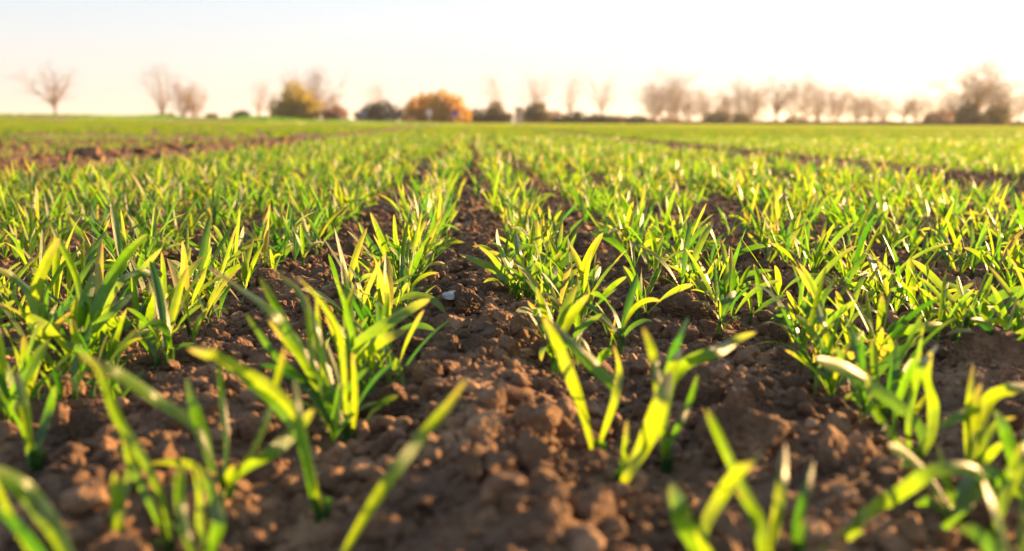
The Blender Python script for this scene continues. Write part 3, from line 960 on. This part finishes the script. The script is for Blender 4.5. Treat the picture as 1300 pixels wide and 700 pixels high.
def bare_tree_meshes(seed, open_=0.45, scaffolds=7, fork=0.25, multi=1, twig=1.0, nsub=11, thick=1.0):
    """unit-height leafless tree: trunk mesh and crown mesh of limbs, branches and twigs"""
    rg = np.random.default_rng(seed)
    trunk, limbs = [], []

    def unit(v): return v / (np.linalg.norm(v) + 1e-9)

    def limb(p, d, L, r, store, n=5, wob=0.12, up=0.05):
        pts = [p]; ds = []
        for k in range(n):
            d = unit(d + rg.normal(0, wob, 3) + np.array([0, 0, up]))
            q = p + d * L / n
            ra, rb = r * (1 - 0.75 * k / n), r * (1 - 0.75 * (k + 1) / n)
            store.append((p, q, ra, rb)); p = q; pts.append(p); ds.append(d)
        return pts, ds

    def along(pts, ds, f):
        x = f * len(ds); i = min(int(x), len(ds) - 1)
        return pts[i] + (pts[i + 1] - pts[i]) * (x - i), ds[i]

    for m in range(multi):
        b = np.array([rg.normal(0, .05), rg.normal(0, .05), -0.01]) if multi > 1 else np.array([0, 0, -0.01])
        d = unit(np.array([rg.normal(0, .25 if multi > 1 else .05), rg.normal(0, .25 if multi > 1 else .05), 1]))
        r0 = 0.026 * thick / math.sqrt(multi) ** 0.8
        tp, td = [], []
        p = b
        n = 4
        for k in range(n):
            d = unit(d + rg.normal(0, .06, 3)); q = p + d * (fork + 0.12) / n
            trunk.append((p, q, r0 * (1 - .1 * k), r0 * (1 - .1 * (k + 1)))); p = q; tp.append(p); td.append(d)
        ns = max(2, int(round(scaffolds / multi)))
        for j in range(ns):
            az = j * 2.4 + rg.uniform(-.5, .5)
            o = open_ * (rg.uniform(.15, 1.15))
            sp = tp[int(rg.integers(0 if multi > 1 else 1, n))] if j else tp[-1]
            d1 = unit(np.array([math.cos(az) * o, math.sin(az) * o, 1.0]) + d * .3)
            pts, ds = limb(sp, d1, (1 - fork) * rg.uniform(.62, .95), r0 * .55, limbs, 6, .10, .06)
            for f in np.linspace(0.12, 1.0, nsub):
                q, dd = along(pts, ds, min(f + rg.uniform(-.04, .04), 1))
                e = unit(dd + rg.normal(0, .62, 3))
                p2, d2 = limb(q, e, 0.26 * rg.uniform(.6, 1.2) * (1.1 - 0.45 * f), r0 * .15, limbs, 4, .18, .06)
                for g in np.linspace(.15, 1, int(7 * twig)):
                    q2, dd2 = along(p2, d2, g)
                    e2 = unit(dd2 + rg.normal(0, .7, 3))
                    p3, d3 = limb(q2, e2, 0.10 * rg.uniform(.6, 1.3), r0 * .055, limbs, 2, .2, .04)
                    for _ in range(3):
                        q3, dd3 = along(p3, d3, rg.uniform(.2, 1))
                        limbs.append((q3, q3 + unit(dd3 + rg.normal(0, .7, 3)) * .05 * rg.uniform(.6, 1.3), r0 * .03, r0 * .02))
    k = 1.0 / max(s_[1][2] for s_ in limbs)
    sc_ = lambda S, mn: [(a * k, c * k, max(e * k, mn), max(f * k, mn)) for a, c, e, f in S]
    tv = tubes(sc_(trunk, .002), 7); lv = tubes(sc_(limbs, 0.00048 * thick), 3)
    return mesh_np('trunk', *tv, M_BARK), mesh_np('crown', *lv, M_TWIG)


def leaf_crown(seed, blobs, n, size, mat):
    """a crown of small leaf faces spread through the volume of several uneven lobes (unit size)"""
    rg = np.random.default_rng(seed)
    V, Fq, rn = [], [], []
    P = []
    bl = np.array(blobs)
    wt = bl[:, 3] ** 2; wt = wt / wt.sum()
    which = rg.choice(len(bl), n, p=wt)
    u = rg.normal(size=(n, 3)); u /= np.linalg.norm(u, axis=1)[:, None]
    rad = rg.uniform(0.45, 1.0, n) ** 0.5
    nz = 1 + 1.0 * perlin(u[:, 0] * 2.5 + which * 3.1, u[:, 1] * 2.5, u[:, 2] * 2.5)
    c = bl[which, :3] + u * (rad * nz * bl[which, 3])[:, None] * np.array([1, 1, 0.9])
    c[:, 2] = np.maximum(c[:, 2], 0.02)
    c += rg.normal(0, 0.012, c.shape)
    clump = perlin(c[:, 0] * 7, c[:, 1] * 7, c[:, 2] * 7)
    keep = clump > -0.12
    c = c[keep]; clump = clump[keep]; n = len(c)
    a = rg.normal(size=(n, 3)); a /= np.linalg.norm(a, axis=1)[:, None]
    b = np.cross(a, rg.normal(size=(n, 3))); b /= np.linalg.norm(b, axis=1)[:, None]
    s = size * rg.uniform(0.6, 1.4, n)[:, None]
    V = np.stack([c - a * s, c - b * s * .5, c + a * s, c + b * s * .5], 1).reshape(-1, 3)
    F = np.arange(n * 4).reshape(-1, 4)
    r = np.repeat(np.clip(0.5 + clump * 0.9 + rg.normal(0, 0.2, n), 0, 1), 4)
    return mesh_np('crown', V, F, mat, False, {'rnd': r})


def small_trunk(seed, h=0.35):
    rg = np.random.default_rng(seed)
    segs = []
    for m in range(4):
        p = np.array([rg.normal(0, .03), rg.normal(0, .03), -0.01]); d = np.array([rg.normal(0, .3), rg.normal(0, .3), 1.0])
        for k in range(3):
            q = p + d * h / 3; segs.append((p, q, 0.02 - .004 * k, 0.016 - .004 * k)); p = q; d = d + rg.normal(0, .15, 3)
    return mesh_np('trunk', *tubes(segs, 6), M_BARK)


TREE_Y = 120.0


def foot(px, Y):
    p = at_y(px, 157, Y)
    return p[0], float(ground_h(p[0], Y))


def place_tree(name, meshes, px, top, Y, label, cat, group, wide=1.0, rot=0.0):
    """a tree whose foot stands on the ground at distance Y; top is where its highest twigs reach in the photo"""
    x, z = foot(px, Y)
    H = at_y(px, top, Y)[2] - z
    root = link(name, None, loc=(x, Y, z), rot=(0, 0, rot), scale=(H * wide, H * wide, H))
    tag(root, label, cat, group)
    link('trunk', meshes[0], root); link('crown', meshes[1], root)
    return root


def build_trees():
    G1 = 'leafless trees along the horizon'
    G2 = 'bushes along the far edge of the field'
    B = [bare_tree_meshes(11, .95, 11, .2, 1, 1.0, 10, .8), bare_tree_meshes(2, .42, 7, .2, 1, .8), bare_tree_meshes(3, .55, 7, .18), bare_tree_meshes(4, .6, 12, .03, 4),
         bare_tree_meshes(5, .8, 14, .02, 5), bare_tree_meshes(6, .42, 12, .04, 4),
         bare_tree_meshes(7, .8, 10, .26, 1, .7, 9, .62), bare_tree_meshes(18, .4, 8, .1, 1, .8, 9, .5)]
    for t_, c_ in B: print('tree', len(c_.polygons), [round(v, 2) for v in (max(v.co.x for v in c_.vertices), min(v.co.x for v in c_.vertices))])
    spec = [
        (72, 78, 120, 6, 'lone faint leafless tree with a round crown at the far left', 1.0),
        (205, 76, 230, 7, 'tall very faint leafless tree behind the smaller one at the left', .9),
        (230, 98, 105, 3, 'small multi stemmed leafless tree standing left of the dark shrubs', .9),
        (250, 112, 110, 4, 'short twiggy leafless tree right beside the multi stemmed one', .8),
        (328, 98, 240, 7, 'very faint thin leafless tree left of the yellow green tree', .7),
        (345, 112, 230, 6, 'very faint leafless tree touching the left side of the yellow green tree', .6),
        (400, 80, 119, 4, 'brown leafless tree rising out of the yellow green ivy mass', .75),
        (418, 116, 116, 5, 'low reddish leafless tree at the right foot of the yellow green tree', 1.1),
        (475, 102, 240, 7, 'faint leafless tree above the blue green bush', .8),
        (630, 90, 330, 7, 'faintest tall leafless tree above the bushes right of the golden one', .7),
        (682, 84, 330, 6, 'very faint tall leafless tree straight above the centre bushes', .7),
        (722, 88, 340, 7, 'very faint leafless tree above the start of the low dark bushes', .7),
        (762, 92, 330, 6, 'very faint leafless tree above the end of the low dark bushes', .7),
        (828, 98, 150, 3, 'leafless tree at the left end of the right hand tree row', .8),
        (850, 88, 135, 5, 'tallest brown leafless tree at the left end of the right hand row', .8),
        (893, 112, 150, 4, 'leafless tree just left of the round bush in the right hand row', .8),
        (915, 118, 155, 3, 'low leafless tree right behind the round bush on the right', .8),
        (942, 98, 140, 5, 'narrow upright leafless tree right of the round bush', .7),
        (985, 97, 150, 2, 'leafless tree with a forked crown in the middle of the right hand row', .7),
        (1015, 94, 140, 5, 'dense brown leafless tree in the middle of the right hand row', .75),
        (1056, 108, 150, 3, 'rounded leafless tree left of the small gap in the row', .8),
        (1100, 113, 145, 5, 'separate narrow leafless tree standing right of the gap', .7),
        (1145, 118, 190, 2, 'faint low leafless tree between the narrow tree and the big one', 1.0),
        (1192, 122, 130, 4, 'small golden leafless tree left of the big spreading tree', 1.0),
        (872, 106, 165, 4, 'faint leafless tree filling the space after the tallest one of the right hand row', .9),
        (965, 104, 165, 3, 'leafless tree between the narrow upright one and the forked one', .8),
        (1037, 102, 165, 4, 'leafless tree right behind the dense brown one in the row', .8),
        (1080, 118, 175, 3, 'very low leafless tree in the small gap of the row', .9),
        (1122, 121, 175, 4, 'low twiggy leafless tree right of the separate narrow one', .9),
        (1170, 124, 170, 3, 'low twiggy leafless tree left of the small golden one', 1.0),
        (1263, 104, 115, 5, 'upright leafless tree beside the big spreading one, on its right', .9),
        (1242, 72, 95, 0, 'big spreading leafless tree at the right edge of the field', .95),
        (1285, 92, 100, 4, 'leafless tree cut by the right edge of the photo', .9),
        (1220, 112, 120, 3, 'twiggy leafless tree under the left side of the big spreading tree', 1.0),
    ]
    for i, (px, top, Y, k, lab, w) in enumerate(spec):
        place_tree('bare_tree', B[k], px, top - 4, Y, lab, 'bare tree', G1, w * (1.75 if px < 800 else 2.15), i * 1.7)
    # leafy ones
    m_ivy = foliage_mat('ivy_leaves', (0.12, 0.11, 0.02), (0.34, 0.28, 0.035), (0.60, 0.48, 0.03))
    m_dark = foliage_mat('dark_leaves', (0.03, 0.045, 0.035), (0.085, 0.09, 0.05), (0.10, 0.12, 0.04))
    m_gold = foliage_mat('golden_leaves', (0.26, 0.15, 0.03), (0.58, 0.36, 0.05), (0.85, 0.50, 0.05))
    m_olive = foliage_mat('olive_leaves', (0.06, 0.065, 0.03), (0.16, 0.13, 0.05), (0.22, 0.18, 0.05))
    m_rust = foliage_mat('rusty_leaves', (0.20, 0.11, 0.06), (0.34, 0.19, 0.10), (0.4, 0.2, 0.08))

    def blobs(seed, w, shape='round'):
        rg = np.random.default_rng(seed)
        out = []
        for k in range(9):
            f = (k + .5) / 9 * 2 - 1; f = f + rg.uniform(-.1, .1)
            top = {'low': 0.95 - 0.3 * f * f, 'round': 0.98 - 0.75 * abs(f) ** 1.6, 'tall': 0.98 - 1.0 * abs(f)}[shape]
            z = top * rg.uniform(.45, .7); r = min(.28, top * .36) * rg.uniform(.7, 1.15)
            out.append((f * w, rg.uniform(-w, w) * .5, z, r))
            out.append((f * w * .9, rg.uniform(-w, w) * .5, .2, .24))
        return out
    leafy = [
        ('ivy_tree', 378, 98, 112, m_ivy, .50, 7000, .035, 'yellow green ivy covered tree, tallest leafy mass left of centre', 'tree', 'tall'),
        ('bush', 363, 128, 112, m_olive, .55, 3000, .05, 'dark olive bush under the left side of the yellow green tree', 'bush', 'low'),
        ('bush', 425, 132, 112, m_rust, .75, 2500, .06, 'rusty brown bush right of the yellow green tree', 'bush', 'low'),
        ('bush', 484, 124, 110, m_dark, .75, 6000, .045, 'broad dark blue green bush left of the golden tree', 'bush', 'low'),
        ('bush', 462, 138, 112, m_dark, .6, 2500, .06, 'low dark bush at the left foot of the broad blue green one', 'bush', 'low'),
        ('golden_tree', 538, 115, 112, m_gold, .62, 7000, .04, 'golden brown leafy tree just left of centre, the left of two lobes', 'tree', 'round'),
        ('golden_tree', 566, 112, 110, m_gold, .6, 7000, .04, 'brightest golden leafy tree just left of centre, the right of two lobes', 'tree', 'round'),
        ('bush', 605, 136, 115, m_dark, .8, 3000, .06, 'dark bluish bush right of the golden trees', 'bush', 'low'),
        ('bush', 632, 127, 115, m_olive, .6, 4000, .05, 'pointed olive bush left of the pale pillar', 'bush', 'round'),
        ('bush', 680, 128, 115, m_olive, .6, 4000, .05, 'pointed dark olive bush right of the pale pillar', 'bush', 'round'),
        ('bush', 703, 139, 125, m_rust, .8, 2000, .07, 'small brownish bush between the pillar bush and the low dark row', 'bush', 'low'),
        ('bush', 732, 139, 115, m_dark, .85, 2500, .07, 'low dark bush, first of the small ones right of centre', 'bush', 'low'),
        ('bush', 760, 142, 115, m_dark, .9, 2500, .07, 'low dark bush, second of the small ones right of centre', 'bush', 'low'),
        ('bush', 782, 144, 116, m_olive, .9, 2000, .07, 'lowest bush in the small dark row right of centre', 'bush', 'low'),
        ('bush', 808, 144, 115, m_dark, 1.0, 2500, .07, 'last low dark bush before the right hand bare trees', 'bush', 'low'),
        ('bush', 268, 143, 108, m_olive, .9, 2000, .07, 'small round dark shrub below the bare trees on the left', 'bush', 'low'),
        ('bush', 306, 138, 110, m_dark, .8, 2000, .07, 'small dark shrub midway to the yellow green tree', 'bush', 'low'),
        ('bush', 212, 142, 108, m_rust, 1.2, 1500, .08, 'low brown shrub at the foot of the multi stemmed bare tree', 'bush', 'low'),
        ('bush', 331, 146, 112, m_dark, 1.1, 1500, .08, 'tiny dark shrub just left of the yellow green tree', 'bush', 'low'),
        ('bush', 912, 137, 128, m_olive, .7, 3000, .06, 'round olive brown bush in the right hand tree row', 'bush', 'low'),
        ('bush', 942, 141, 130, m_olive, .7, 2500, .06, 'smaller bush right of the round olive brown one', 'bush', 'low'),
        ('bush', 1010, 146, 130, m_olive, 1.1, 2000, .07, 'low bush under the dense brown bare tree', 'bush', 'low'),
        ('bush', 1232, 128, 95, m_olive, .55, 3500, .05, 'dark bush under the big spreading tree, left of two', 'bush', 'round'),
        ('bush', 1262, 130, 97, m_olive, .55, 3500, .05, 'dark bush under the big spreading tree, right of two', 'bush', 'round'),
        ('bush', 1190, 138, 110, m_rust, .9, 2500, .06, 'golden brown bush under the small golden bare tree', 'bush', 'low'),
        ('bush', 850, 146, 130, m_rust, 1.1, 1500, .08, 'low brown bush under the tallest tree of the right hand row', 'bush', 'low'),
    ]
    for i, (nm, px, top, Y, mat, w, n, s, lab, cat, shape) in enumerate(leafy):
        tr = small_trunk(600 + i)
        cr = leaf_crown(700 + i, blobs(800 + i, w, shape), n, s, mat)
        z = np.empty(len(cr.vertices) * 3, np.float32); cr.vertices.foreach_get('co', z)
        z = z.reshape(-1, 3); z[:, 2] /= z[:, 2].max(); cr.vertices.foreach_set('co', z.ravel()); cr.update()
        place_tree(nm, (tr, cr), px, top, Y, lab, cat, G2, 1.0, 0.0)
    hedge(77, (820, 138), (1420, 92), 26000, 0.42, 0.16, m_olive, 'long low dark hedge edging the field under the right hand trees')
    hedge(78, (688, 119), (826, 121), 9000, 0.75, 0.55, m_dark, 'short uneven dark hedge running between the small bushes right of centre')


def hedge(seed, A, B, n, h0, h1, mat, label):
    rg = np.random.default_rng(seed)
    x0, x1 = at_y(A[0], 157, A[1])[0], at_y(B[0], 157, B[1])[0]
    t = rg.uniform(0, 1, n)
    hx = x0 + (x1 - x0) * t; hy = A[1] + (B[1] - A[1]) * t
    hh = h0 + h1 * perlin(hx * 0.5, hx * 0 + 2.2, 0.5)
    c = np.stack([hx, hy + rg.normal(0, 0.3, n), 0.02 + rg.uniform(0, 1, n) * hh], 1)
    a = rg.normal(size=(n, 3)); a /= np.linalg.norm(a, axis=1)[:, None]
    b = np.cross(a, rg.normal(size=(n, 3))); b /= np.linalg.norm(b, axis=1)[:, None]
    V = np.stack([c - a * .10, c - b * .06, c + a * .10, c + b * .06], 1).reshape(-1, 3)
    me = mesh_np('low_hedge', V, np.arange(n * 4).reshape(-1, 4), mat, False, {'rnd': np.repeat(rg.uniform(0, 1, n), 4)})
    tag(link('low_hedge', me), label, 'hedge')


build_trees()

def build_verge():
    rg = np.random.default_rng(31)
    fo = Blades()
    for _ in range(9000):
        t = rg.random() ** 1.2
        Y = rg.uniform(58, 72)
        px = 575 - t * 640
        x = at_y(px, 157, Y)[0]
        k = 0.35 + 0.65 * smooth(0.02, 0.4, t)
        h = (0.13 + 0.22 * max(0, 0.3 + perlin(x * 0.35, Y * 0.1, 1.1) * 1.6)) * k * rg.uniform(.5, 1.2)
        az = rg.uniform(0, 6.28)
        p0 = np.array([x, Y, float(ground_h(x, Y)) - .02]); p1 = p0 + [math.cos(az) * h * .5, math.sin(az) * h * .5, h]
        fo.add(ribbon([p0, (p0 + p1) / 2 + [0, 0, h * .12], p1], .035, 2, 1, np.array([1.0, rg.normal(0, .4), 0]), 0, 0, np.clip(rg.normal(.2, .2), 0, 1)))
    tag(link('grass_verge', fo.mesh('grass_verge')), 'rough green grass verge along the far left edge of the field', kind='stuff')


build_verge()

# ------------------------------------------------------------------ small things at the far edge
def box_mesh(name, mn, mx, mat, bev=0.02):
    import bmesh
    bm = bmesh.new()
    bmesh.ops.create_cube(bm, size=1)
    for v in bm.verts:
        v.co = Vector([mn[i] + (mx[i] - mn[i]) * (v.co[i] + 0.5) for i in range(3)])
    bmesh.ops.bevel(bm, geom=bm.edges[:], offset=bev, segments=2, affect='EDGES')
    me = bpy.data.meshes.new(name); bm.to_mesh(me); bm.free(); me.materials.append(mat)
    return me


def disc_mesh(name, r, y0, y1, mat, inner=0.0, n=32):
    V, F = [], []
    for y in (y0, y1):
        for i in range(n):
            a = i * 2 * math.pi / n; V.append((r * math.cos(a), y, r * math.sin(a)))
        for i in range(n):
            a = i * 2 * math.pi / n; V.append((inner * math.cos(a), y, inner * math.sin(a)))
    for i in range(n):
        j = (i + 1) % n
        F += [(i, j, n + j, n + i), (2 * n + j, 2 * n + i, 3 * n + i, 3 * n + j), (i, 2 * n + i, 2 * n + j, j), (n + i, n + j, 3 * n + j, 3 * n + i)]
    return mesh_np(name, np.array(V), np.array(F), mat, False)


M_POST = simple('grey_post', (0.38, 0.38, 0.37), 0.45, 0.5, 0.1, 5, 0.6)
M_RED = simple('sign_red', (0.55, 0.05, 0.05), 0.4)
M_WHITE = simple('sign_white', (0.78, 0.76, 0.74), 0.4, noise=0.05)
M_BLUE = simple('sign_blue', (0.06, 0.12, 0.5), 0.4, noise=0.08)
M_BLUE2 = simple('panel_blue', (0.14, 0.20, 0.30), 0.5, noise=0.1)
M_PILLAR = simple('pillar_render', (0.62, 0.42, 0.30), 0.9, noise=0.15, scale=3)


def round_sign(px, py, Y, rad, ring, face, label):
    x, z = foot(px, Y)
    h = at_y(px, py, Y)[2] - z
    root = link('road_sign', None, loc=(x, Y, z))
    tag(root, label, 'road sign', 'round road signs in front of the golden trees')
    link('pole', mesh_np('pole', *tubes([(np.array([0, 0, -.1]), np.array([0, 0, h + rad]), .035, .035)], 12), M_POST), root)
    p = link('sign_plate', disc_mesh('sign_plate', rad, -.055, -.04, ring, rad * 0.72), root, loc=(0, 0, h))
    link('sign_face', disc_mesh('sign_face', rad * 0.72, -.052, -.044, face, 0.0005), p)


round_sign(545, 143, 92, 0.36, M_RED, M_WHITE, 'round white road sign with a red rim before the golden trees')
round_sign(577, 144, 92, 0.33, M_RED, M_BLUE, 'round blue road sign with a red rim before the golden trees')

x, z = foot(461, 96)
rt = link('notice_board', None, loc=(x, 96, z)); tag(rt, 'small light blue panel on two posts before the broad dark bush', 'notice board')
link('panel', box_mesh('panel', (-.26, -.03, .45), (.26, .03, 1.0), M_BLUE2), rt)
for sx in (-.25, .25):
    link('post', box_mesh('post', (sx - .03, -.025, -.1), (sx + .03, .022, .46), M_POST, .005), rt)

x, z = foot(659, 96)
rt = link('gate_pillar', None, loc=(x, 96, z)); tag(rt, 'pale orange rendered pillar standing between two dark pointed bushes', 'pillar')
link('shaft', box_mesh('shaft', (-.38, -.38, -.1), (.38, .38, 1.45), M_PILLAR, .03), rt)
link('cap', box_mesh('cap', (-.47, -.47, 1.452), (.47, .47, 1.6), M_PILLAR, .03), rt)

# ------------------------------------------------------------------ the air between the camera and the far trees
HAZE = 0.00042
hm = bpy.data.materials.new('air')
hm.use_nodes = True
hn = hm.node_tree
hn.nodes.remove(hn.nodes['Principled BSDF'])
pv = hn.nodes.new('ShaderNodeVolumePrincipled')
pv.inputs['Color'].default_value = (0.84, 0.90, 1.0, 1)
pv.inputs['Density'].default_value = HAZE
pv.inputs['Anisotropy'].default_value = 0.3
hn.links.new(pv.outputs[0], hn.nodes['Material Output'].inputs['Volume'])
gx = max(abs(v.co.x) for v in bpy.data.objects['ground'].data.vertices) + 5
gy = max(v.co.y for v in bpy.data.objects['ground'].data.vertices) + 5
tag(link('haze', box_mesh('haze', (-gx, -8, -1.3), (gx, gy, 34), hm, 0.5)), 'thin warm evening haze over the field', kind='stuff')
